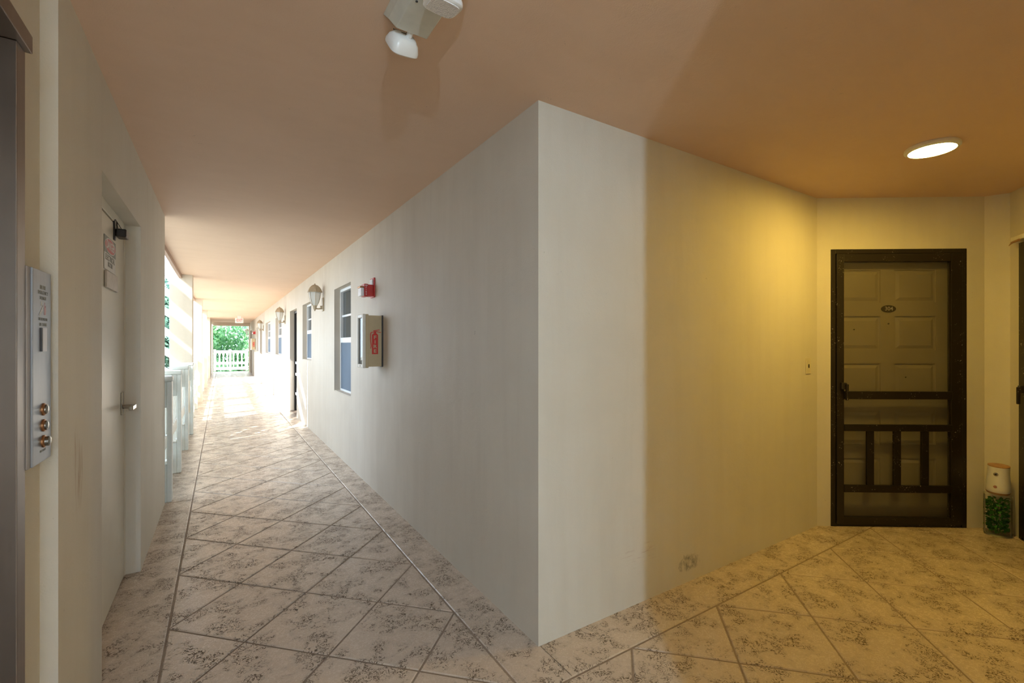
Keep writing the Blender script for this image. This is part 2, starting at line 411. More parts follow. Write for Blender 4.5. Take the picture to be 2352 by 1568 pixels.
# nook: entrance wall, chamfer, right-hand wall, back walls
A, B, C_, D_ = Vector((3.84, 1.705)), Vector((4.862, 1.008)), Vector((4.909, .883)), Vector((3.70, .055))
def wall_seg(name, P0, P1, th, holes=(), mat='wall', label='', ext=(0, 0)):
    d = (P1-P0); L = d.length; d = d/L; n = Vector((-d.y, d.x))     # n points out of the room
    mt = basis((P0.x, P0.y, 0), (d.x, d.y, 0), (n.x, n.y, 0), (0, 0, 1)); m = MB(mt); u = -ext[0]
    for (a, b, za, zb) in holes:
        m.box((u, 0, 0), (a, th, H)); m.box((a, 0, zb), (b, th, H)); u = b
    m.box((u, 0, 0), (L+ext[1], th, H))
    o = m.build(name, mat); struct(o, label, 'wall'); return mt, o
MT, _ = wall_seg('wall_entrance', A, B, .25, [(.102, 1.103, 0, 2.108)], label='short cream wall holding the entrance door with screen')
wall_seg('wall_corner', B, C_, .25, label='narrow cream wall strip between the two screen doors')
# door on the last wall starts .167 m from its corner
MT2, _ = wall_seg('wall_nook_right', C_, D_, .25, [(.113, 1.113, 0, 2.108)], label='cream wall at the right edge with a second dark screen door')
m = MB(); m.box((3.68, -.70, 0), (3.93, .07, H)); m.box((.45, -.70, 0), (3.68, -.45, H)); 
struct(m.build('wall_back', 'wall'), 'cream wall closing the nook behind the camera', 'wall')
m = MB(); m.box((.45, -2.6, 0), (.70, -.70, H)); 
struct(m.build('wall_rear', 'wall'), 'cream walls of the lobby behind the camera', 'wall')

# columns of the open side, and the solid stretch at the far end
colz = []
for k, s in enumerate((8.95, 13.35, 17.8, 22.4)):
    o = MB().box((-.39, s, -3), (-.69, s+.32, 6)).build('column', 'column', bevel=.006)
    tag(o, ['square cream column with dappled sun, nearest along the railing', 'second square column along the open side, brightly sunlit',
            'third square column along the open side, narrow and sunlit', 'fourth square column, where the far solid wall begins'][k], 'column', 'columns along the open side')
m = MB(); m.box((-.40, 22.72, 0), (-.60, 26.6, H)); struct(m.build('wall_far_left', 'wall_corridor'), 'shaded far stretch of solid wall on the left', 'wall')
m = MB(); m.box((-.40, 26.7, 2.33), (TR, 27.0, H)); m.box((-.40, 26.7, 0), (-.34, 27.0, 2.33)); m.box((1.18, 26.7, 0), (TR, 27.0, 2.33))
struct(m.build('wall_far_end', 'column'), 'pale surround of the opening at the far end', 'wall')
m = MB(); m.box((-.53, 4.98, 2.44), (-.565, 22.4, 2.62)); struct(m.build('trim_1', 'trim'), 'thin brown fascia strip along the ceiling edge', 'trim')

# ------------------------------------------------------------------ windows and doors of the corridor wall
def window(n, y0, y1, z0, z1, label):
    w = thing('window_%d' % n, label, 'window', (TR+.07, (y0+y1)/2, z0), kind='structure')
    hw = (y1-y0)/2; h = z1-z0; fr = .035; mid = h*.50
    m = MB(); m.box((0, -hw, 0), (.05, -hw+fr, h)); m.box((0, hw-fr, 0), (.05, hw, h)); m.box((0, -hw+fr, h-fr), (.05, hw-fr, h)); m.box((0, -hw+fr, 0), (.05, hw-fr, fr))
    m.build('window_frame', 'white_metal', w, bevel=.003)
    g = MB().box((.034, -hw+fr, mid), (.038, hw-fr, h-fr)).build('upper_pane', 'window_glass', w)
    MB().box((.020, -hw+fr, mid+(h-mid-fr)/2-.012), (.034, hw-fr, mid+(h-mid-fr)/2+.012)).build('muntin', 'white_metal', w)
    MB().box((-.004, -hw+fr, mid-.032), (.045, hw-fr, mid+.032)).build('meeting_rail', 'white_metal', w, bevel=.004)
    MB().box((.040, -hw+fr, fr), (.044, hw-fr, mid-.032)).build('lower_pane', 'window_glass', w)
    MB().box((.024, -hw+fr, fr+(mid-.032-fr)/2-.012), (.040, hw-fr, fr+(mid-.032-fr)/2+.012)).build('muntin', 'white_metal', w)
    MB().box((.008, -hw+fr, fr), (.011, hw-fr, mid-.032)).build('insect_screen', 'blue_screen', w)
    MB().box((.16, -hw-.0, 0), (.17, hw+.0, h)).build('room_dark_sheet', 'roomdark', w)  # dark sheet standing in for the unlit room behind the panes
    MB().box((-.066, -hw, 0), (-.001, hw, .012)).build('window_sill', 'wall_corridor', w)
wl = ['tall white window nearest the fire extinguisher cabinet, recessed in the wall', 'white window just beyond the nearest wall lantern',
      'white sunlit window past the first corridor door, below the second lantern', 'narrow looking white window between the second and third lanterns', 'small far white window past the second corridor door']
for n, (w, lb) in enumerate(zip(WIN, wl)): window(n+1, *w, lb)
def corridor_door(n, y0, y1, label):
    d = thing('door_%d' % n, label, 'door', (TR+.11, (y0+y1)/2, 0), kind='structure'); hw = (y1-y0)/2
    m = MB(); m.box((-.03, -hw, 0), (.05, -hw+.05, 2.09)); m.box((-.03, hw-.05, 0), (.05, hw, 2.09)); m.box((-.03, -hw+.05, 2.04), (.05, hw-.05, 2.09))
    m.build('door_frame', 'black_metal', d, bevel=.003)
    MB().box((.06, -hw+.05, 0), (.10, hw-.05, 2.04)).build('door_leaf', 'door_inner', d)
    m = MB(); m.box((0, -hw+.05, .02), (.03, -hw+.13, 2.04)); m.box((0, hw-.13, .02), (.03, hw-.05, 2.04)); m.box((0, -hw+.13, 1.96), (.03, hw-.13, 2.04)); m.box((0, -hw+.13, .02), (.03, hw-.13, .12))
    m.build('screen_frame', 'dark_door', d, bevel=.003)
    for z in (.33, .74, .98): MB().box((-.015, -hw+.06, z), (.0, hw-.06, z+.05)).build('screen_bar', 'white_metal', d)
    MB().box((.014, -hw+.13, .12), (.016, hw-.13, 1.96)).build('insect_screen', 'blue_screen', d)
for n, ((a, b), lb) in enumerate(zip(DRS, ['dark screen door in the corridor between the two nearest windows and the second lantern', 'dark screen door beyond the third wall lantern', 'farthest corridor door near the end railing'])):
    corridor_door(n+1, a, b, lb)

# ------------------------------------------------------------------ left utility door
d = thing('door_4', 'cream painted metal utility door with danger sign in a deep recess', 'door', (TL-.075, 3.03, 0), kind='structure')
hw = .5375
m = MB(); m.box((-.024, -hw, 0), (.004, -hw+.03, 2.10)); m.box((-.024, hw-.012, 0), (.004, hw, 2.10)); m.box((-.024, -hw+.03, 2.045), (.004, hw-.012, 2.10))
m.build('door_frame', 'door_paint', d, bevel=.003)
MB().box((-.024, -hw+.034, .006), (0, hw-.016, 2.038)).build('door_leaf', 'door_paint', d, bevel=.002)
h = MB(); h.box((0, .405, -.055+1.03), (.008, .465, .075+1.03)); ho = h.build('door_handle', 'chrome', d, bevel=.003)
h = MB(); h.tube([(.006, .435, 1.02), (.05, .435, 1.02)], .012, 12); h.box((.046, .33, 1.008), (.066, .45, 1.032)); h.build('lever', 'chrome', ho, bevel=.004)
h = MB(); h.box((-.001, .19, 1.945), (.006, .225, 2.055)); c0 = h.build('door_closer', 'black_metal', d, bevel=.002)
h = MB(); h.box((.006, .21, 1.968), (.052, .30, 2.012)); h.build('closer_body', 'black_metal', c0, bevel=.006)
h = MB(); h.tube([(.012, .22, 2.01), (.012, .215, 2.048)], .003, 6); h.tube([(.03, .25, 2.01), (.012, .17, 2.05)], .002, 6); h.build('closer_arm', 'black_metal', c0)

# sign on the door: u runs along +y when read from the corridor?  the face looks to +x, so the text runs from near (right hand) to far
def face_px(x, y, z): return basis((x, y, z), (0, 1, 0), (0, 0, 1), (1, 0, 0))    # local x -> +y, local y -> up, local z -> +x
sx = TL-.075+.0012
sg = thing('danger_sign', 'faded red and black danger sign on the cream utility door', 'sign', (sx, 3.128, 1.845))
MB().box((0, -.142, -.085), (.0012, .142, .085)).build('sign_plate', 'sign_white', sg, bevel=.0004)
MB().box((.0012, -.142, .0), (.0018, .142, .085)).build('header_panel', 'sign_grey', sg)
e = MB(); e.lathe([(1, 0), (1, .0006)], 40, basis((.0018, 0, .043), (0, .132, 0), (0, 0, .039), (1, 0, 0))); e.build('oval_border', 'sign_white', sg)
e = MB(); e.lathe([(1, 0), (1, .0006)], 40, basis((.0023, 0, .043), (0, .126, 0), (0, 0, .035), (1, 0, 0))); e.build('oval', 'sign_red', sg)
text_mesh('DANGER', .062, 'sign_white', 'lettering', sg, face_px(.003, 0, .043) @ Matrix.Diagonal((.82, 1, 1, 1)), bold=.0012)
text_mesh('ELECTRICAL', .042, 'sign_grey', 'lettering', sg, face_px(.0014, 0, -.022), bold=.0006)
text_mesh('ROOM', .036, 'sign_grey', 'lettering', sg, face_px(.0014, 0, -.053), bold=.0006)
pl = MB().box((sx, 2.995, 1.668), (sx+.010, 3.282, 1.752)).build('metal_plate', 'steel_edge', bevel=.002)
M['plate_face'] = simple('plate_face', (.55, .50, .45), .5, .3, var=.12, scale=20)
pl.data.materials[0] = M['plate_face']
tag(pl, 'small blank metal plate below the danger sign on the utility door', 'plate')

# ------------------------------------------------------------------ elevator
ev = thing('elevator_entrance', 'stainless steel elevator doorway at the left edge, with overhanging head trim', 'elevator', (-.455, 1.085, 0))
def ebox(a, b): return MB().box((a[0]+.455, a[1]-1.085, a[2]), (b[0]+.455, b[1]-1.085, b[2]))
ebox((-.432, 1.632, 0), (-.70, 1.690, 2.142)).build('jamb', 'steel', ev, bevel=.002)
ebox((-.432, .463, 0), (-.70, .528, 2.142)).build('jamb', 'steel', ev, bevel=.002)
ebox((-.418, .463, 2.142), (-.70, 1.690, 2.188)).build('head_trim', 'steel', ev, bevel=.002)
ebox((-.62, .535, .01), (-.655, 1.08, 2.135)).build('elevator_door', 'steel', ev, bevel=.003)
ebox((-.62, 1.085, .01), (-.655, 1.628, 2.135)).build('elevator_door', 'steel', ev, bevel=.003)
ebox((-.445, .53, -.003), (-.68, 1.63, .004)).build('sill', 'steel_edge', ev)
# call panel
cp = thing('elevator_call_panel', 'brushed steel elevator call panel with three round buttons', 'control panel', (-.455, 1.78, 1.32))
def pb(a, b): return MB().box((a[0], a[1]-1.78, a[2]-1.32), (b[0], b[1]-1.78, b[2]-1.32))
pb((.002, 1.718, 1.052), (.030, 1.872, 1.588)).build('face_plate', 'steel_panel', cp, bevel=.0015)
pb((.0, 1.6935, 1.052), (.026, 1.716, 1.588)).build('side_channel', 'steel_edge', cp, bevel=.001)
pb((.030, 1.779, 1.362), (.0335, 1.787, 1.428)).build('window_dark_edge', 'black_metal', cp)  # dark strip along the left of the display window
pb((.030, 1.787, 1.362), (.0335, 1.822, 1.428)).build('display_window', 'lilac', cp)
for z, dp in ((1.198, .006), (1.153, .006), (1.108, .011)):
    mt = basis((.030, 1.803-1.78, z-1.32), (0, 1, 0), (0, 0, 1), (1, 0, 0))
    b = MB(); b.lathe([(.0175, 0), (.0175, .003), (.0145, .005)], 28, mt); bo = b.build('call_button', 'copper', cp, smooth=True)
    b = MB(); b.lathe([(.0135, .003), (.0135, dp+.002), (.011, dp+.004), (.004, dp+.005)], 28, mt); b.build('button_cap', 'chrome', bo, smooth=True)
def ptxt(t, sz, y, z, mat='sign_grey'): text_mesh(t, sz, mat, 'lettering', cp, basis((.0302, y-1.78, z-1.32), (0, 1, 0), (0, 0, 1), (1, 0, 0)), depth=.0003)
ptxt('IN FIRE', .016, 1.80, 1.541); ptxt('EMERGENCY', .015, 1.80, 1.526); ptxt('DO NOT', .014, 1.80, 1.511)
ptxt('USE ELEVATOR', .0115, 1.80, 1.452); ptxt('USE STAIRS', .013, 1.80, 1.437); ptxt('FIRE SERVICE', .009, 1.80, 1.083)
mt = basis((.0302, 0, 0), (0, 1, 0), (0, 0, 1), (1, 0, 0))
b = MB(mt); b.prism([(-.012, .145), (.020, .172), (.020, .166), (.012, .160), (.012, .154), (.004, .154), (.004, .148), (-.004, .148), (-.004, .142), (-.012, .142)], 0, .0006)
b.prism([(.002, .170), (.008, .170), (.008, .182), (.002, .182)], 0, .0006); b.build('stair_symbol', 'sign_white', cp)
b = MB(mt); b.prism([(.030, .145), (.040, .145), (.045, .158), (.042, .172), (.037, .163), (.034, .180), (.029, .165)], 0, .0006); b.build('flame_symbol', 'pink', cp)

# ------------------------------------------------------------------ entrance door 304 and its twin
def screen_entrance(n, mtx, u0, label, number):
    d = thing('door_%d' % n, label, 'door', kind='structure'); d.matrix_world = mtx @ Matrix.Translation((u0, 0, 0))
    Wd, Hd = 1.001, 2.108
    def bx(a, b): return MB().box(a, b)
    # local: x along the wall, y into the wall, z up
    m = MB(); m.box((0, -.006, 0), (.034, .09, Hd)); m.box((Wd-.036, -.006, 0), (Wd, .09, Hd)); m.box((.034, -.006, Hd-.034), (Wd-.036, .09, Hd)); m.box((.034, 0, 0), (Wd-.036, .09, .022))
    m.build('door_frame', 'dark_door', d, bevel=.002)
    bx((.036, -.016, .024), (.090, .018, Hd-.036)).build('stile', 'dark_door', d, bevel=.002)
    bx((Wd-.122, -.016, .024), (Wd-.040, .018, Hd-.036)).build('stile', 'dark_door', d, bevel=.002)
    bx((.090, -.014, Hd-.096), (Wd-.122, .016, Hd-.036)).build('rail', 'dark_door', d, bevel=.002)
    bx((.090, -.014, .024), (Wd-.122, .016, .075)).build('rail', 'dark_door', d, bevel=.002)
    for z0, z1 in ((.970, 1.029), (.728, .778), (.265, .320)):
        bx((.088, -.024, z0), (Wd-.117, -.001, z1)).build('rail', 'dark_door', d, bevel=.002)
    for a in (.258, .456, .661):
        bx((a, -.020, .320), (a+.052, -.002, .728)).build('bar', 'dark_door', d, bevel=.002)
    bx((.090, .004, .075), (Wd-.122, .006, Hd-.096)).build('insect_screen', 'screen', d)
    hn = MB(); hn.box((.060, -.040, 1.045), (.096, -.016, 1.095)); ho = hn.build('door_handle', 'black_metal', d, bevel=.004)
    hn = MB(); hn.box((.082, -.058, .965), (.098, -.040, 1.085)); hn.build('lever', 'dark_door', ho, bevel=.004)
    # inner ten-panel door
    cols = [(.115, .427), (.532, .845)]; rows = [(1.71, 1.961), (1.339, 1.604), (.972, 1.237), (.605, .870), (.238, .503)]
    yb = .085
    leaf = bx((.02, yb, .022), (Wd-.02, yb+.04, Hd-.034)).build('door_leaf', 'door_inner', d)
    m = MB()      # raised lattice of stiles and rails leaves the fields sunk
    xs = [.036]+[v for cpair in cols for v in cpair]+[Wd-.038]
    yf = yb-.010
    for a, b in ((xs[0], xs[1]), (xs[2], xs[3]), (xs[4], xs[5])): m.box((a, yf, .022), (b, yb, Hd-.034))
    zz = [.022]; 
    for a, b in sorted(rows): zz += [a, b]
    zz.append(Hd-.034)
    for c0, c1 in cols:
        for k in range(0, len(zz), 2): m.box((c0, yf, zz[k]), (c1, yb, zz[k+1]))
    m.build('door_lattice', 'door_inner', d)
    for c0, c1 in cols:
        for z0, z1 in rows:
            a, b = .014, .038
            p = MB(); vs = [(c0+a, yb, z0+a), (c1-a, yb, z0+a), (c1-a, yb, z1-a), (c0+a, yb, z1-a), (c0+b, yb-.009, z0+b), (c1-b, yb-.009, z0+b), (c1-b, yb-.009, z1-b), (c0+b, yb-.009, z1-b)]
            p.add(vs, [(4, 5, 6, 7), (0, 1, 5, 4), (1, 2, 6, 5), (2, 3, 7, 6), (3, 0, 4, 7)]); p.build('door_panel', 'door_inner', d)
    if number:
        mt = basis((.486, yf, 1.66), (1, 0, 0), (0, 0, 1), (0, -1, 0))
        e = MB(); e.lathe([(1, 0), (1, .004), (.94, .006)], 40, mt @ Matrix.Diagonal((.056, .028, 1, 1))); pl = e.build('number_plate', 'black_metal', d, smooth=True)
        tx = text_mesh('304', .042, 'cream_rim', 'digits', pl, mt @ Matrix.Translation((0, 0, .0062)), bold=.0006)
        e = MB(); e.lathe([(.006, 0), (.006, .004), (.004, .005)], 14, basis((.486, yf, 1.545), (1, 0, 0), (0, 0, 1), (0, -1, 0))); e.build('peephole', 'black_metal', d)
        for (x, z, w) in ((.23, 1.50, .012), (.62, 1.13, .012)):
            e = MB(); e.lathe([(1, 0), (1, .0006)], 12, basis((x, yb-.0092, z), (w, .003, 0), (0, 0, .005), (0, -1, 0))); e.build('scuff_mark', 'dark_print', d)
    return d
screen_entrance(5, MT, .102, 'dark brown screen door with chipped bars before cream panel door 304', True)
d6 = screen_entrance(6, MT2, .113, 'sliver of a second dark screen door at the right edge', False)
bk = MB(MT2); bk.box((.112, -.05, 2.118), (.25, 0, 2.150)); bk.box((.135, -.014, 2.150), (.25, 0, 2.165))
o = bk.build('door_hook_bracket', 'cream_rim', bevel=.006); tag(o, 'small white bracket above the second screen door at the right edge', 'bracket')
bk = MB(MT2); bk.tube([(.085, -.045, 2.098), (.15, -.058, 2.108), (.22, -.052, 2.113)], [.002, .007, .009], 8)
o2 = bk.build('spike', 'wood', o); o2['label'] = 'dark brown pointed spike'

# switch plate on the front wall
sw = thing('key_switch', 'cream key switch plate on the front wall beside the entrance door', 'switch', (3.70, SF, 1.223))
MB().box((-.036, -.006, -.058), (.036, 0, .058)).build('cover_plate', 'switch', sw, bevel=.002)
e = MB(); e.lathe([(.008, 0), (.008, .003)], 16, basis((0, -.006, 0), (1, 0, 0), (0, 0, 1), (0, -1, 0))); e.box((-.004, -.010, -.014), (.004, -.006, .014)); e.build('keyhole', 'black_metal', sw)
for z in (-.04, .04):
    e = MB(); e.lathe([(.003, 0), (.003, .001)], 10, basis((0, -.006, z), (1, 0, 0), (0, 0, 1), (0, -1, 0))); e.build('screw', 'switch', sw)

# ------------------------------------------------------------------ ceiling lamp in the nook
cl = thing('ceiling_lamp', 'round flush ceiling lamp glowing warm white over the nook', 'lamp', (3.385, .912, H))
r = MB(); r.lathe([(.118, 0), (.122, -.006), (.122, -.018), (.104, -.026), (.104, -.02)], 48); r.build('rim', 'white_plastic', cl, smooth=True)
r = MB(); r.lathe([(.104, -.021), (.100, -.026), (.06, -.030), (.01, -.031)], 48); r.build('diffuser', 'lamp_glow', cl, smooth=True)
fill_lamp = copy_tree(cl); fill_lamp.location = (-.02, -1.0, H); fill_lamp['label'] = 'added cool white fill lamp on the ceiling, unseen behind the camera'  # extra lamp added out of view to brighten the near corridor
for ch in fill_lamp.children:
    if ch.name.startswith('diffuser'):
        ch.data = ch.data.copy(); ch.data.materials[0] = M['cool_fill_glow']

# ------------------------------------------------------------------ emergency light unit overhead
em = thing('emergency_light', 'twin-head white emergency light unit fixed to the ceiling overhead', 'emergency light', (.542, 1.33, H))
def ex(p): return (p[0]-.542, p[1]-1.33, p[2]-H)
b = MB(); 
top = [(.462, 1.12), (.625, 1.12), (.625, 1.545), (.462, 1.545)]; mid_ = [(.470, 1.12), (.606, 1.12), (.606, 1.512), (.470, 1.512)]; bot = [(.489, 1.12), (.598, 1.12), (.598, 1.490), (.489, 1.490)]
vs = [ex((*p, H)) for p in top]+[ex((*p, 2.468)) for p in mid_]+[ex((*p, 2.432)) for p in bot]
b.add(vs, [(0, 1, 2, 3), (11, 10, 9, 8)]+[(k*4+i, k*4+(i+1) % 4, (k+1)*4+(i+1) % 4, (k+1)*4+i) for k in range(2) for i in range(4)])
b.build('housing', 'grey_plastic', em, bevel=.003)
e = MB(); e.lathe([(.004, 0), (.004, -.002)], 10, Matrix.Translation(ex((.505, 1.34, 2.432)))); e.build('indicator', 'dark_print', em)
def head(center, rot, name, lens_on):
    # squarish lamp head: rounded dish, deeper behind
    mt = Matrix.Translation(ex(center)) @ rot
    def ring(hx, hy, z, n=32, p=4.0):
        o = []
        for k in range(n):
            a = 2*PI*k/n; ca, sa = math.cos(a), math.sin(a)
            o.append((hx*math.copysign(abs(ca)**(2/p), ca), hy*math.copysign(abs(sa)**(2/p), sa), z))
        return o
    n = 32; rs = [ring(.020, .016, -.040, p=2.5), ring(.036, .030, -.036, p=3), ring(.047, .041, -.022, p=3.5), ring(.052, .047, -.004), ring(.052, .047, .006), ring(.047, .042, .010)]
    b = MB(mt); vs = [v for r_ in rs for v in r_]
    b.add(vs, [(i*n+k, i*n+(k+1) % n, (i+1)*n+(k+1) % n, (i+1)*n+k) for i in range(len(rs)-1) for k in range(n)]+[tuple(range(n-1, -1, -1)), tuple((len(rs)-1)*n+k for k in range(n))])
    o = b.build('lamp_head', 'white_plastic', em, smooth=True)
    b = MB(mt); r0 = ring(.044, .039, .0102); r1 = ring(.043, .038, .0125)
    b.add(r0+r1, [(k, (k+1) % n, n+(k+1) % n, n+k) for k in range(n)]+[tuple(n+k for k in range(n))]); b.build('lens', 'lens', o)
    return o, mt
R = Matrix.Rotation
rot1 = R(math.radians(20), 4, 'Z') @ R(math.radians(-125), 4, 'X') @ R(math.radians(15), 4, 'Y')
h1, m1 = head((.531, 1.552, 2.418), rot1, 'lamp_head', True)
b = MB(); b.tube([ex((.545, 1.49, 2.45)), ex((.540, 1.53, 2.425))], .010, 10); b.build('swivel_neck', 'white_plastic', em)
rot2 = R(math.radians(4), 4, 'Z') @ R(math.radians(-172), 4, 'X')
h2, m2 = head((.552, 1.250, 2.385), rot2, 'lamp_head', True)
b = MB(); b.tube([ex((.552, 1.25, 2.44)), ex((.552, 1.25, 2.41))], .012, 10); b.build('swivel_neck', 'white_plastic', em)
# aiming scale on the back of the far head: an arc line and tick marks
b = MB(m1); b.tube([(-.028+.056*t/8, -.018+.010*math.sin(PI*t/8), -.0415+.010*abs(t/4-1)**2) for t in range(9)], .0012, 6)
for t in range(10): b.box((-.03+.006*t, -.034, -.036), (-.029+.006*t, -.026, -.033))
b.build('aiming_scale', 'dark_print', h1)

# ------------------------------------------------------------------ fire alarm and extinguisher cabinets
def cabinet(y, label, detail=True):
    # stands off the right wall toward -x ; near side (facing -y) carries the FIRE symbol
    c = thing('extinguisher_cabinet', label, 'cabinet', (TR, y, 1.184), group='fire extinguisher cabinets on the corridor wall')
    Hc, Wd, Dp = .462, .205, .150
    m = MB(); m.box((-.012, 0, 0), (0, Wd, Hc)); m.build('back_plate', 'black_metal', c, bevel=.004)
    m = MB(); t = .006
    m.box((-Dp, .004, .004), (-.012, .004+t, Hc-.004)); m.box((-Dp, Wd-.004-t, .004), (-.012, Wd-.004, Hc-.004))
    m.box((-Dp, .004+t, .004), (-.012, Wd-.004-t, .004+t)); m.box((-Dp, .004+t, Hc-.004-t), (-.012, Wd-.004-t, Hc-.004)); m.build('body', 'tan_cabinet', c, bevel=.004)
    m = MB(); m.box((-Dp-.004, -.002, -.006), (-Dp+.020, .010, Hc+.006)); m.box((-Dp-.004, Wd-.010, -.006), (-Dp+.020, Wd+.002, Hc+.006)); m.build('front_flange', 'tan_cabinet', c, bevel=.002)
    dm = MB(); x0, x1 = -Dp-.030, -Dp-.004; fw = .026
    dm.box((x0, -.004, -.008), (x1, fw, Hc+.008)); dm.box((x0, Wd-fw, -.008), (x1, Wd+.004, Hc+.008)); dm.box((x0, fw, -.008), (x1, Wd-fw, fw)); dm.box((x0, fw, Hc-fw), (x1, Wd-fw, Hc+.008))
    dr = dm.build('door', 'cream_rim', c, bevel=.007, segs=3)
    MB().box((x0+.014, fw, fw), (x0+.017, Wd-fw, Hc-fw)).build('pane', 'window_glass', dr)
    MB().box((x0-.006, Wd/2-.02, .004), (x0+.002, Wd/2+.02, .018)).build('latch', 'cream_rim', dr, bevel=.002)
    # extinguisher symbol on the near side; local u = -x .. the viewer facing +y sees +x to the right
    mt = basis((-Dp+.078, .0036, .115), (1.5, 0, 0), (0, 0, .83), (0, -1, 0))
    s = MB(mt); w = .018
    s.prism([(-w, .0), (w, 0), (w, .205), (w-.006, .216), (.006, .224), (-.006, .224), (-w+.006, .216), (-w, .205)], 0, .0008)
    s.prism([(-.007, .224), (.007, .224), (.007, .244), (-.007, .244)], 0, .0008)
    s.prism([(-.010, .243), (.028, .257), (.026, .264), (-.010, .253)], 0, .0008)
    s.prism([(.002, .240), (.034, .228), (.036, .234), (.004, .247)], 0, .0008)
    hose = [(-.006, .238), (-.018, .238), (-.027, .228), (-.029, .20), (-.028, .14), (-.025, .09), (-.027, .06), (-.024, .058), (-.020, .09), (-.023, .14), (-.024, .20), (-.022, .224), (-.016, .231), (-.006, .231)]
    n = len(hose)//2
    for k in range(n-1):
        a, b_, c_, d_ = hose[k], hose[k+1], hose[-(k+2)], hose[-(k+1)]
        s.prism([a, b_, c_, d_], 0, .0008)
    s.build('extinguisher_symbol', 'red_print', c)
    for k, ch in enumerate('FIRE'):
        text_mesh(ch, .050, 'tan_cabinet', 'letter', c, mt @ Matrix.Translation((0, .178-k*.049, .0009)) @ Matrix.Diagonal((.70, 1, 1, 1)), bold=.0014)
    return c
cabinet(4.085, 'tan fire extinguisher cabinet with red FIRE symbol, nearest on the corridor wall')
cabinet(22.1, 'distant pale fire extinguisher cabinet past the third lantern')
def alarm(y, label):
    a = thing('fire_alarm', label, 'fire alarm', (TR, y, 1.83), group='red fire alarms on the corridor wall')
    MB().box((-.014, 0, 0), (0, .13, .185)).build('back_plate', 'red', a, bevel=.003)
    MB().box((-.024, .02, .115), (-.014, .11, .172)).build('speaker_grille', 'sign_white', a, bevel=.002)
    MB().box((-.064, .012, .01), (-.014, .118, .118)).build('body', 'red', a, bevel=.004)
    MB().box((-.100, .008, .004), (-.064, .122, .122)).build('strobe_housing', 'red', a, bevel=.003)
    MB().box((-.130, .012, .010), (-.100, .118, .085)).build('strobe_lens', 'lens', a, bevel=.004)
    MB().box((-.138, .012, .085), (-.100, .118, .100)).build('reflector', 'copper', a, bevel=.005)
    MB().box((-.094, .0068, .104), (-.070, .0081, .112)).build('label_strip', 'sign_white', a)
    mt = basis((-.082, .0079, 0), (1, 0, 0), (0, 0, 1), (0, -1, 0))
    for k, ch in enumerate('FIRE'): text_mesh(ch, .023, 'sign_white', 'letter', a, mt @ Matrix.Translation((0, .089-k*.0215, 0)))
alarm(4.335, 'red fire alarm strobe above the nearest extinguisher cabinet')
alarm(22.2, 'small distant red fire alarm above the far extinguisher cabinet')

# ------------------------------------------------------------------ wall lanterns
def lantern():
    L = thing('wall_lantern', None, 'lantern', (TR, 6.93, 1.86))
    MB().box((-.018, -.05, .0), (0, .05, .19)).build('back_plate', 'bronze', L, bevel=.006)
    a = MB(); a.tube([(-.012, 0, .06), (-.03, 0, .035), (-.07, 0, .030), (-.115, 0, .034)], [.016, .012, .010, .012], 10); a.box((-.045, -.012, .05), (-.015, .012, .075)); a.build('arm', 'bronze', L, smooth=True)
    cx = -.115
    def hexr(r, z, n=6): return [(cx+r*math.cos(2*PI*(k+.5)/n), r*math.sin(2*PI*(k+.5)/n), z) for k in range(n)]
    def loft(rings, n=6):
        m = MB(); vs = [v for r in rings for v in r]
        m.add(vs, [(i*n+k, i*n+(k+1) % n, (i+1)*n+(k+1) % n, (i+1)*n+k) for i in range(len(rings)-1) for k in range(n)]+[tuple(range(n-1, -1, -1)), tuple((len(rings)-1)*n+k for k in range(n))]); return m
    loft([hexr(.010, .008), hexr(.022, .03), hexr(.030, .06), hexr(.034, .075)]).build('base_cup', 'bronze', L)
    f = MB(); f.lathe([(.004, 0), (.010, .008), (.006, .016)], 12, c=(cx, 0, -.004)); f.build('bottom_finial', 'bronze', L, smooth=True)
    prof = [(.033, .075), (.050, .110), (.066, .160), (.077, .215), (.083, .262)]
    loft([hexr(r, z) for r, z in prof]).build('glass_shade', 'lantern_glass', L)
    for k in range(6):
        an = 2*PI*(k+.5)/6; rb = MB(); rb.tube([(cx+(r+.002)*math.cos(an), (r+.002)*math.sin(an), z) for r, z in prof], .0042, 6); rb.build('rib', 'bronze', L)
    loft([hexr(.104, .258), hexr(.108, .264), hexr(.100, .276), hexr(.090, .300), hexr(.072, .330), hexr(.045, .355), hexr(.018, .366)]).build('roof', 'bronze', L)
    f = MB(); f.lathe([(.012, 0), (.013, .006), (.006, .012), (.008, .018), (.001, .024)], 12, c=(cx, 0, .364)); f.build('top_finial', 'bronze', L, smooth=True)
    b = MB(); b.lathe([(.012, .08), (.012, .14), (.020, .16), (.024, .185), (.018, .21), (.004, .22)], 16, c=(cx, 0, 0)); b.build('bulb', 'bulb', L, smooth=True)
    return L
L0 = lantern(); L0['label'] = 'bronze wall lantern nearest the camera, between two windows'; L0['group'] = 'wall lanterns along the corridor'
for y, lb in ((11.55, 'second wall lantern down the corridor, past the first screen door'), (17.84, 'third wall lantern down the corridor, beside a far screen door'), (27.15, 'farthest wall lantern, against the greenery by the end railing')):
    c = copy_tree(L0); c.location = (TR, y, 1.86); c['label'] = lb

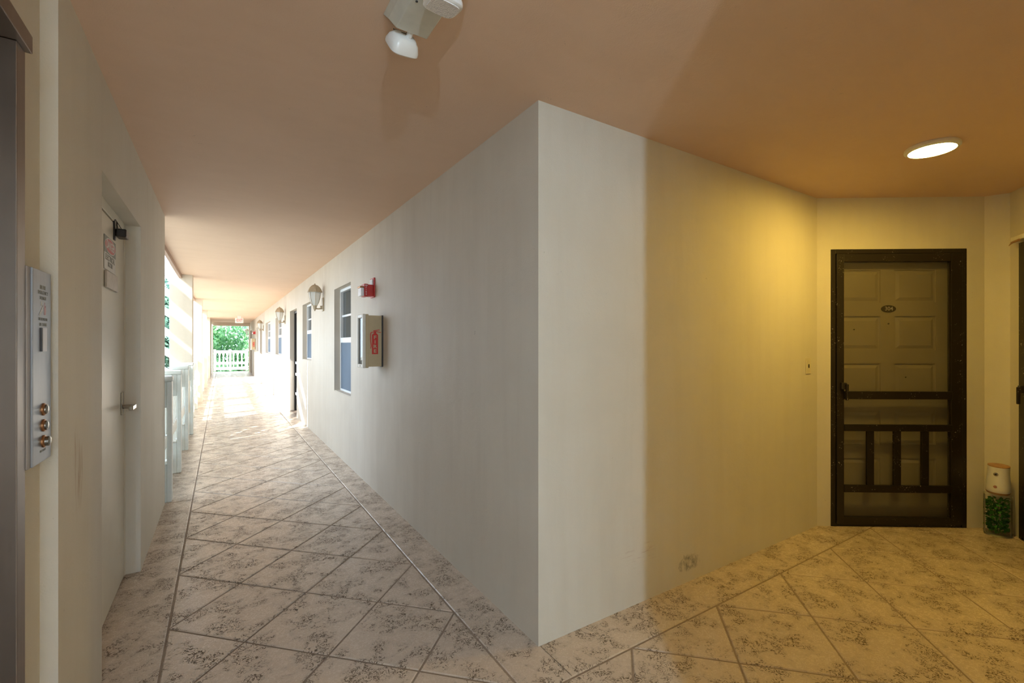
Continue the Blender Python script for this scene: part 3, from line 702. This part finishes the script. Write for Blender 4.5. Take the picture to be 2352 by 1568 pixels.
# lantern added out of view; its cool light makes the band on the front wall
c = copy_tree(L0); c.location = (-.455, -1.6, 1.72); c.rotation_euler.z = PI; c['label'] = 'added lit lantern, unseen behind the camera, for the band on the front wall'
pd = bpy.data.lights.new('added_lantern_light', 'POINT'); pd.energy = 330; pd.color = (.58, .80, 1.0); pd.shadow_soft_size = .015
po = bpy.data.objects.new('added_lantern_light', pd); COL.objects.link(po); po.parent = c; po.location = (-.115, 0, .238); pd.use_shadow = True
for ch in c.children:
    if ch.name.startswith(('bulb', 'glass_shade')): ch.visible_shadow = True
# exit sign
xs = thing('exit_sign', 'white exit sign with red letters hanging from the corridor ceiling', 'sign', (.582, 20.5, 2.225))
MB().box((-.137, -.02, 0), (.137, .02, .19)).build('housing', 'white_plastic', xs, bevel=.008)
MB().box((-.06, -.02, .19), (.06, .02, .275)).build('canopy', 'white_plastic', xs, bevel=.004)
text_mesh('EXIT', .155, 'exit_red', 'letters', xs, basis((.012, -.0205, .095), (1, 0, 0), (0, 0, 1), (0, -1, 0)) @ Matrix.Diagonal((.62, 1, 1, 1)), bold=.001)
b = MB(basis((0, -.0205, 0), (1, 0, 0), (0, 0, 1), (0, -1, 0))); b.prism([(-.122, .095), (-.104, .078), (-.104, .112)], 0, .0006); b.build('arrow', 'exit_red', xs)

# ------------------------------------------------------------------ railings
def baluster_mesh():
    prof = [(.0, .050), (.09, .050), (.13, .036), (.20, .030), (.28, .034), (.36, .030), (.43, .036), (.47, .050), (.60, .050)]
    pts = [(w, z) for z, w in prof]+[(-w, z) for z, w in reversed(prof)]
    m = MB(basis((0, 0, 0), (0, 1, 0), (0, 0, 1), (1, 0, 0))); m.prism(pts, -.015, .015); o = m.build('baluster', 'railing'); me = o.data; bpy.data.objects.remove(o); return me
BAL = baluster_mesh()
def railing(origin, rz, length, posts, label, fin=True):
    r = thing('balcony_railing', label, 'railing', origin, rz, group='pale balcony railings')
    # local y runs along the railing; the open side has fin posts with a slot, standing proud of the rails
    off = -.075 if fin else 0
    for p in posts:
        m = MB()
        if fin:
            a, b = p-.045, p+.045
            m.box((.022, a, 0), (.058, b, 1.06)); m.box((-.12, a, 0), (-.020, b, 1.06)); m.box((-.020, a, 0), (.022, b, .33)); m.box((-.020, a, .83), (.022, b, 1.06))
        else: m.box((-.048, p-.048, 0), (.048, p+.048, 1.06))
        m.build('post', 'railing', r, bevel=.006)
        (MB().box((-.125, p-.052, 1.06), (.064, p+.052, 1.108)) if fin else MB().box((-.055, p-.055, 1.06), (.055, p+.055, 1.105))).build('post_cap', 'railing', r, bevel=.014, segs=3)
    ends = [0]+[p for p in posts if .06 < p < length-.06]+[length]
    for a, b in zip(ends[:-1], ends[1:]):
        a2 = a+(.049 if a in posts else 0); b2 = b-(.049 if b in posts else 0)
        MB().box((off-.042, a2, .985), (off+.042, b2, 1.045)).build('top_rail', 'railing', r, bevel=.010)
        MB().box((off-.024, a2, .91), (off+.024, b2, .985)).build('upper_rail', 'railing', r, bevel=.004)
        MB().box((off-.028, a2, .33), (off+.028, b2, .45)).build('lower_rail', 'railing', r, bevel=.006)
        MB().box((off-.028, a2, .05), (off+.028, b2, .19)).build('bottom_rail', 'railing', r, bevel=.006)
        n = max(1, int((b2-a2)/.165)); st = (b2-a2)/n
        for k in range(n):
            o = bpy.data.objects.new('baluster', BAL); COL.objects.link(o); o.parent = r; o.location = (off, a2+st*(k+.5), .38)
            o = MB().box((off-.015, a2+st*(k+.5)-.03, .19), (off+.015, a2+st*(k+.5)+.03, .33)).build('spacer', 'railing', r)
railing((-.425, 5.0, 0), 0, 3.95, [.05, 1.14, 2.40, 3.66], 'pale slotted balcony railing between the left wall and the first column')
railing((-.49, 9.27, 0), 0, 4.08, [1.36, 2.72], 'sunlit balcony railing between the first and second columns')
railing((-.49, 13.67, 0), 0, 4.13, [1.37, 2.75], 'sunlit balcony railing between the second and third columns')
railing((-.49, 18.12, 0), 0, 4.28, [1.42, 2.85], 'sunlit balcony railing between the third and fourth columns')
railing((-.33, 27.75, .05), -PI/2, 1.51, [.05, .72, 1.46], 'white slotted railing closing the far end of the corridor before the trees', fin=False)

# ------------------------------------------------------------------ vase with greenery and the white gadget
vx, vy = 4.768, .920
vs_ = thing('glass_vase', 'clear glass cylinder vase on the floor at the nook corner', 'vase', (vx, vy, 0))
g = MB(); g.lathe([(.068, .002), (.073, .006), (.0735, .29), (.070, .29), (.0695, .012), (.064, .010)], 40); g.build('glass', 'vase_glass', vs_, smooth=True)
g = MB(); 
for k in range(40):
    a0, a1 = 2*PI*k/40, 2*PI*(k+1)/40
g.lathe([(.0705, .288), (.0745, .290), (.0745, .295), (.0705, .297)], 40, cap=False); g.build('rim', 'vase_glass', vs_)
pt = thing('artificial_greenery', 'dark green leafy stems packed inside the glass vase', 'plant', (vx, vy, .012))
random.seed(3)
st = MB()
for k in range(5):
    a = k*1.26; st.tube([(.012*math.cos(a), .012*math.sin(a), 0), (.028*math.cos(a+.6), .028*math.sin(a+.6), .12), (.034*math.cos(a+1), .034*math.sin(a+1), .235)], .0022, 5)
st.build('stem', 'leaf', pt)
lf = MB()
for k in range(300):
    z = random.uniform(.01, .25); rr = (.02+.044*min(1, z/.07+.25))*math.sqrt(random.uniform(.15, 1)); a = random.uniform(0, 2*PI)
    rr = min(rr, .056)
    mt = Matrix.Translation((rr*math.cos(a), rr*math.sin(a), z)) @ R(a, 4, 'Z') @ R(random.uniform(-1.2, .5), 4, 'Y') @ R(random.uniform(-.8, .8), 4, 'X')
    s = random.uniform(.010, .017)
    lf.add([(-s, 0, 0), (-.2*s, .75*s, .2*s), (.8*s, .55*s, .1*s), (1.2*s, 0, -.3*s), (.8*s, -.55*s, .1*s), (-.2*s, -.75*s, .2*s), (.2*s, 0, .0)], [(6, 0, 1), (6, 1, 2), (6, 2, 3), (6, 3, 4), (6, 4, 5), (6, 5, 0)], mt)
tag(lf.build('foliage', 'leaf', pt), kind='stuff')
tilt = R(math.radians(-4), 4, 'Y') @ R(math.radians(2), 4, 'X')
gd = thing('pet_camera', 'white waisted cylindrical pet camera balanced on the glass vase', 'camera', (vx-.004, vy, .312)); gd.matrix_world = Matrix.Translation((vx-.002, vy-.002, .303)) @ tilt
def lean(z): return 1
b = MB(); prof = [(.060, .014), (.0655, .022), (.0655, .05), (.061, .10), (.0565, .15), (.0565, .185), (.0575, .203)]
b.lathe(prof, 48); b.build('shell', 'white_plastic', gd, smooth=True)
b = MB(); b.lathe([(.046, 0), (.057, .003), (.0635, .014), (.0635, .018)], 48); b.build('base_ring', 'wood', gd, smooth=True)
b = MB(); b.lathe([(.0578, .202), (.0578, .207), (.055, .208), (.004, .206)], 48); b.build('top_lid', 'wood', gd, smooth=True)
dirv = Vector((-vx, -vy, 0)).normalized(); sd = Vector((-dirv.y, dirv.x, 0)); off = R(math.radians(14), 4, 'Z') @ dirv; off = Vector((off.x, off.y, 0))
dv = (R(math.radians(-14), 4, 'Z') @ dirv); dv = Vector((dv.x, dv.y, 0)).normalized(); sd = Vector((-dv.y, dv.x, 0))
mt = basis(tuple(dv*.055+Vector((0, 0, .152))), tuple(sd), (0, 0, 1), tuple(dv))
b = MB(); b.lathe([(.013, 0), (.013, .004), (.010, .005)], 24, mt); lo = b.build('lens_ring', 'chrome', gd, smooth=True)
b = MB(); b.lathe([(.006, .004), (.006, .0065)], 18, mt); b.build('lens', 'black_metal', lo)
mt = basis(tuple(dv*.0625+Vector((0, 0, .062))), tuple(sd), (0, 0, 1), tuple(dv))
b = MB(); b.lathe([(.010, 0), (.010, .003), (.007, .004)], 24, mt); b.build('button', 'pinkish_button', gd, smooth=True)

# ------------------------------------------------------------------ outdoors
def tree(name, x, y, z0, rx, ry, rz, n, size, mat, label, seed, trunk_to):
    random.seed(seed)
    t = thing(name, label, 'tree', (x, y, z0-rz-1), group='trees beyond the corridor')
    tk = MB(); tk.tube([(0, 0, -(z0-rz-1)-6.0), (.1, 0, 0), (.3, .1, rz)], [.22, .18, .06], 8)
    for k in range(5):
        a = k*1.3; tk.tube([(.1, 0, .2+.3*k), (.1+rx*.4*math.cos(a), ry*.4*math.sin(a), 1+rz*.4+.3*k), (rx*.75*math.cos(a), ry*.7*math.sin(a), 1+rz*.9+.3*k)], [.09, .05, .02], 6)
    tk.build('trunk', 'trunk', t)
    m = MB(); blobs = [(random.uniform(-.6, .6)*rx, random.uniform(-.6, .6)*ry, random.uniform(-.7, .7)*rz, random.uniform(.25, .42)*min(rx, rz)) for _ in range(34)]
    vs = []; fs = []
    for k in range(n):
        bx_, by_, bz_, br = random.choice(blobs)
        d = Vector((random.gauss(0, 1), random.gauss(0, 1), random.gauss(0, 1))).normalized()*br*random.uniform(.75, 1.05)
        p = Vector((bx_, by_, bz_+rz+1))+d
        q = (d.normalized()+Vector((random.gauss(0, .6), random.gauss(0, .6), random.gauss(0, .6)))).normalized()
        a = q.orthogonal().normalized(); a = Matrix.Rotation(random.uniform(0, 6.28), 3, q) @ a; b_ = q.cross(a); s = size*random.uniform(.6, 1.3); i = len(vs)
        vs += [p-a*s, p+b_*s*.5, p+a*s, p-b_*s*.5]; fs.append((i, i+1, i+2, i+3))
    m.v = vs; m.f = fs
    me = bpy.data.meshes.new('foliage'); me.from_pydata([tuple(v) for v in vs], [], fs); me.materials.append(M[mat])
    o = bpy.data.objects.new('foliage', me); COL.objects.link(o); o.parent = t; o['kind'] = 'stuff'
tree('leafy_tree', .6, 36, .6, 4.2, 2.5, 2.7, 17000, .13, 'leaf_a', 'large bright green tree filling the far end opening', 11, 0)
tree('leafy_tree', -2.6, 42, 2.6, 3.2, 2.5, 4.2, 16000, .16, 'leaf_b', 'blue green tree behind, upper left of the far opening', 12, 0)
tree('leafy_tree', 4.4, 43, 3.2, 3.5, 2.5, 4.2, 16000, .16, 'leaf_b', 'darker blue green tree behind, upper right of the far opening', 13, 0)
tree('leafy_tree', -5.8, 62, 2.0, 3.2, 2.5, 4.2, 12000, .2, 'leaf_a', 'green tree glimpsed left of the first column behind the stair', 14, 0)
# white outdoor stair glimpsed past the first column
so = thing('outdoor_stair', 'white outdoor stair with slanting rails glimpsed left of the first column', 'staircase', (-3.0, 30, -6))
for k in range(11):
    z = 3.0+k*1.05; st = MB(); st.add([(-1.6, 0, z+1.1), (1.0, 0, z-.7), (1.0, 0, z-.7+.42), (-1.6, 0, z+1.1+.42), (-1.6, .12, z+1.1), (1.0, .12, z-.7), (1.0, .12, z-.7+.42), (-1.6, .12, z+1.1+.42)],
        [(0, 1, 2, 3), (7, 6, 5, 4), (0, 4, 5, 1), (1, 5, 6, 2), (2, 6, 7, 3), (3, 7, 4, 0)]); st.build('stringer', 'white_stair', so)
for x in (-1.75, 1.0): MB().box((x, .0, 0), (x+.14, .14, 14)).build('end_post', 'white_stair', so)
# sloping slabs added out of view beside the tower (they throw the slanting shadows on the first column)
sf = thing('shadow_slabs', 'unseen sloping white slabs added beside the tower to cast slanting shadows', 'staircase', (-9.45, 5.02, 0))
for k, (za, zb) in enumerate(((-3.0, 1.02), (1.10, 1.38), (1.46, 1.74), (1.96, 2.26), (2.44, 6.0))):
    za += 6.80; zb += 6.80
    m = MB(); xs_ = (-2.0, 2.92); v = [(x, y, z-x*1.0) for y in (0, .08) for x, z in ((xs_[0], za), (xs_[1], za), (xs_[1], zb), (xs_[0], zb))]
    m.add(v, [(0, 1, 2, 3), (7, 6, 5, 4), (0, 4, 5, 1), (1, 5, 6, 2), (2, 6, 7, 3), (3, 7, 4, 0)]); m.build('shadow_slab', 'white_stair', sf)
for x in (-2.06, 2.88): MB().box((x, -.02, -6), (x+.06, .10, 13)).build('end_post', 'white_stair', sf)
gp = MB().box((-120, -120, -6.2), (120, 160, -6)).build('ground', 'ground'); struct(gp, 'green ground far below the corridor', 'ground')
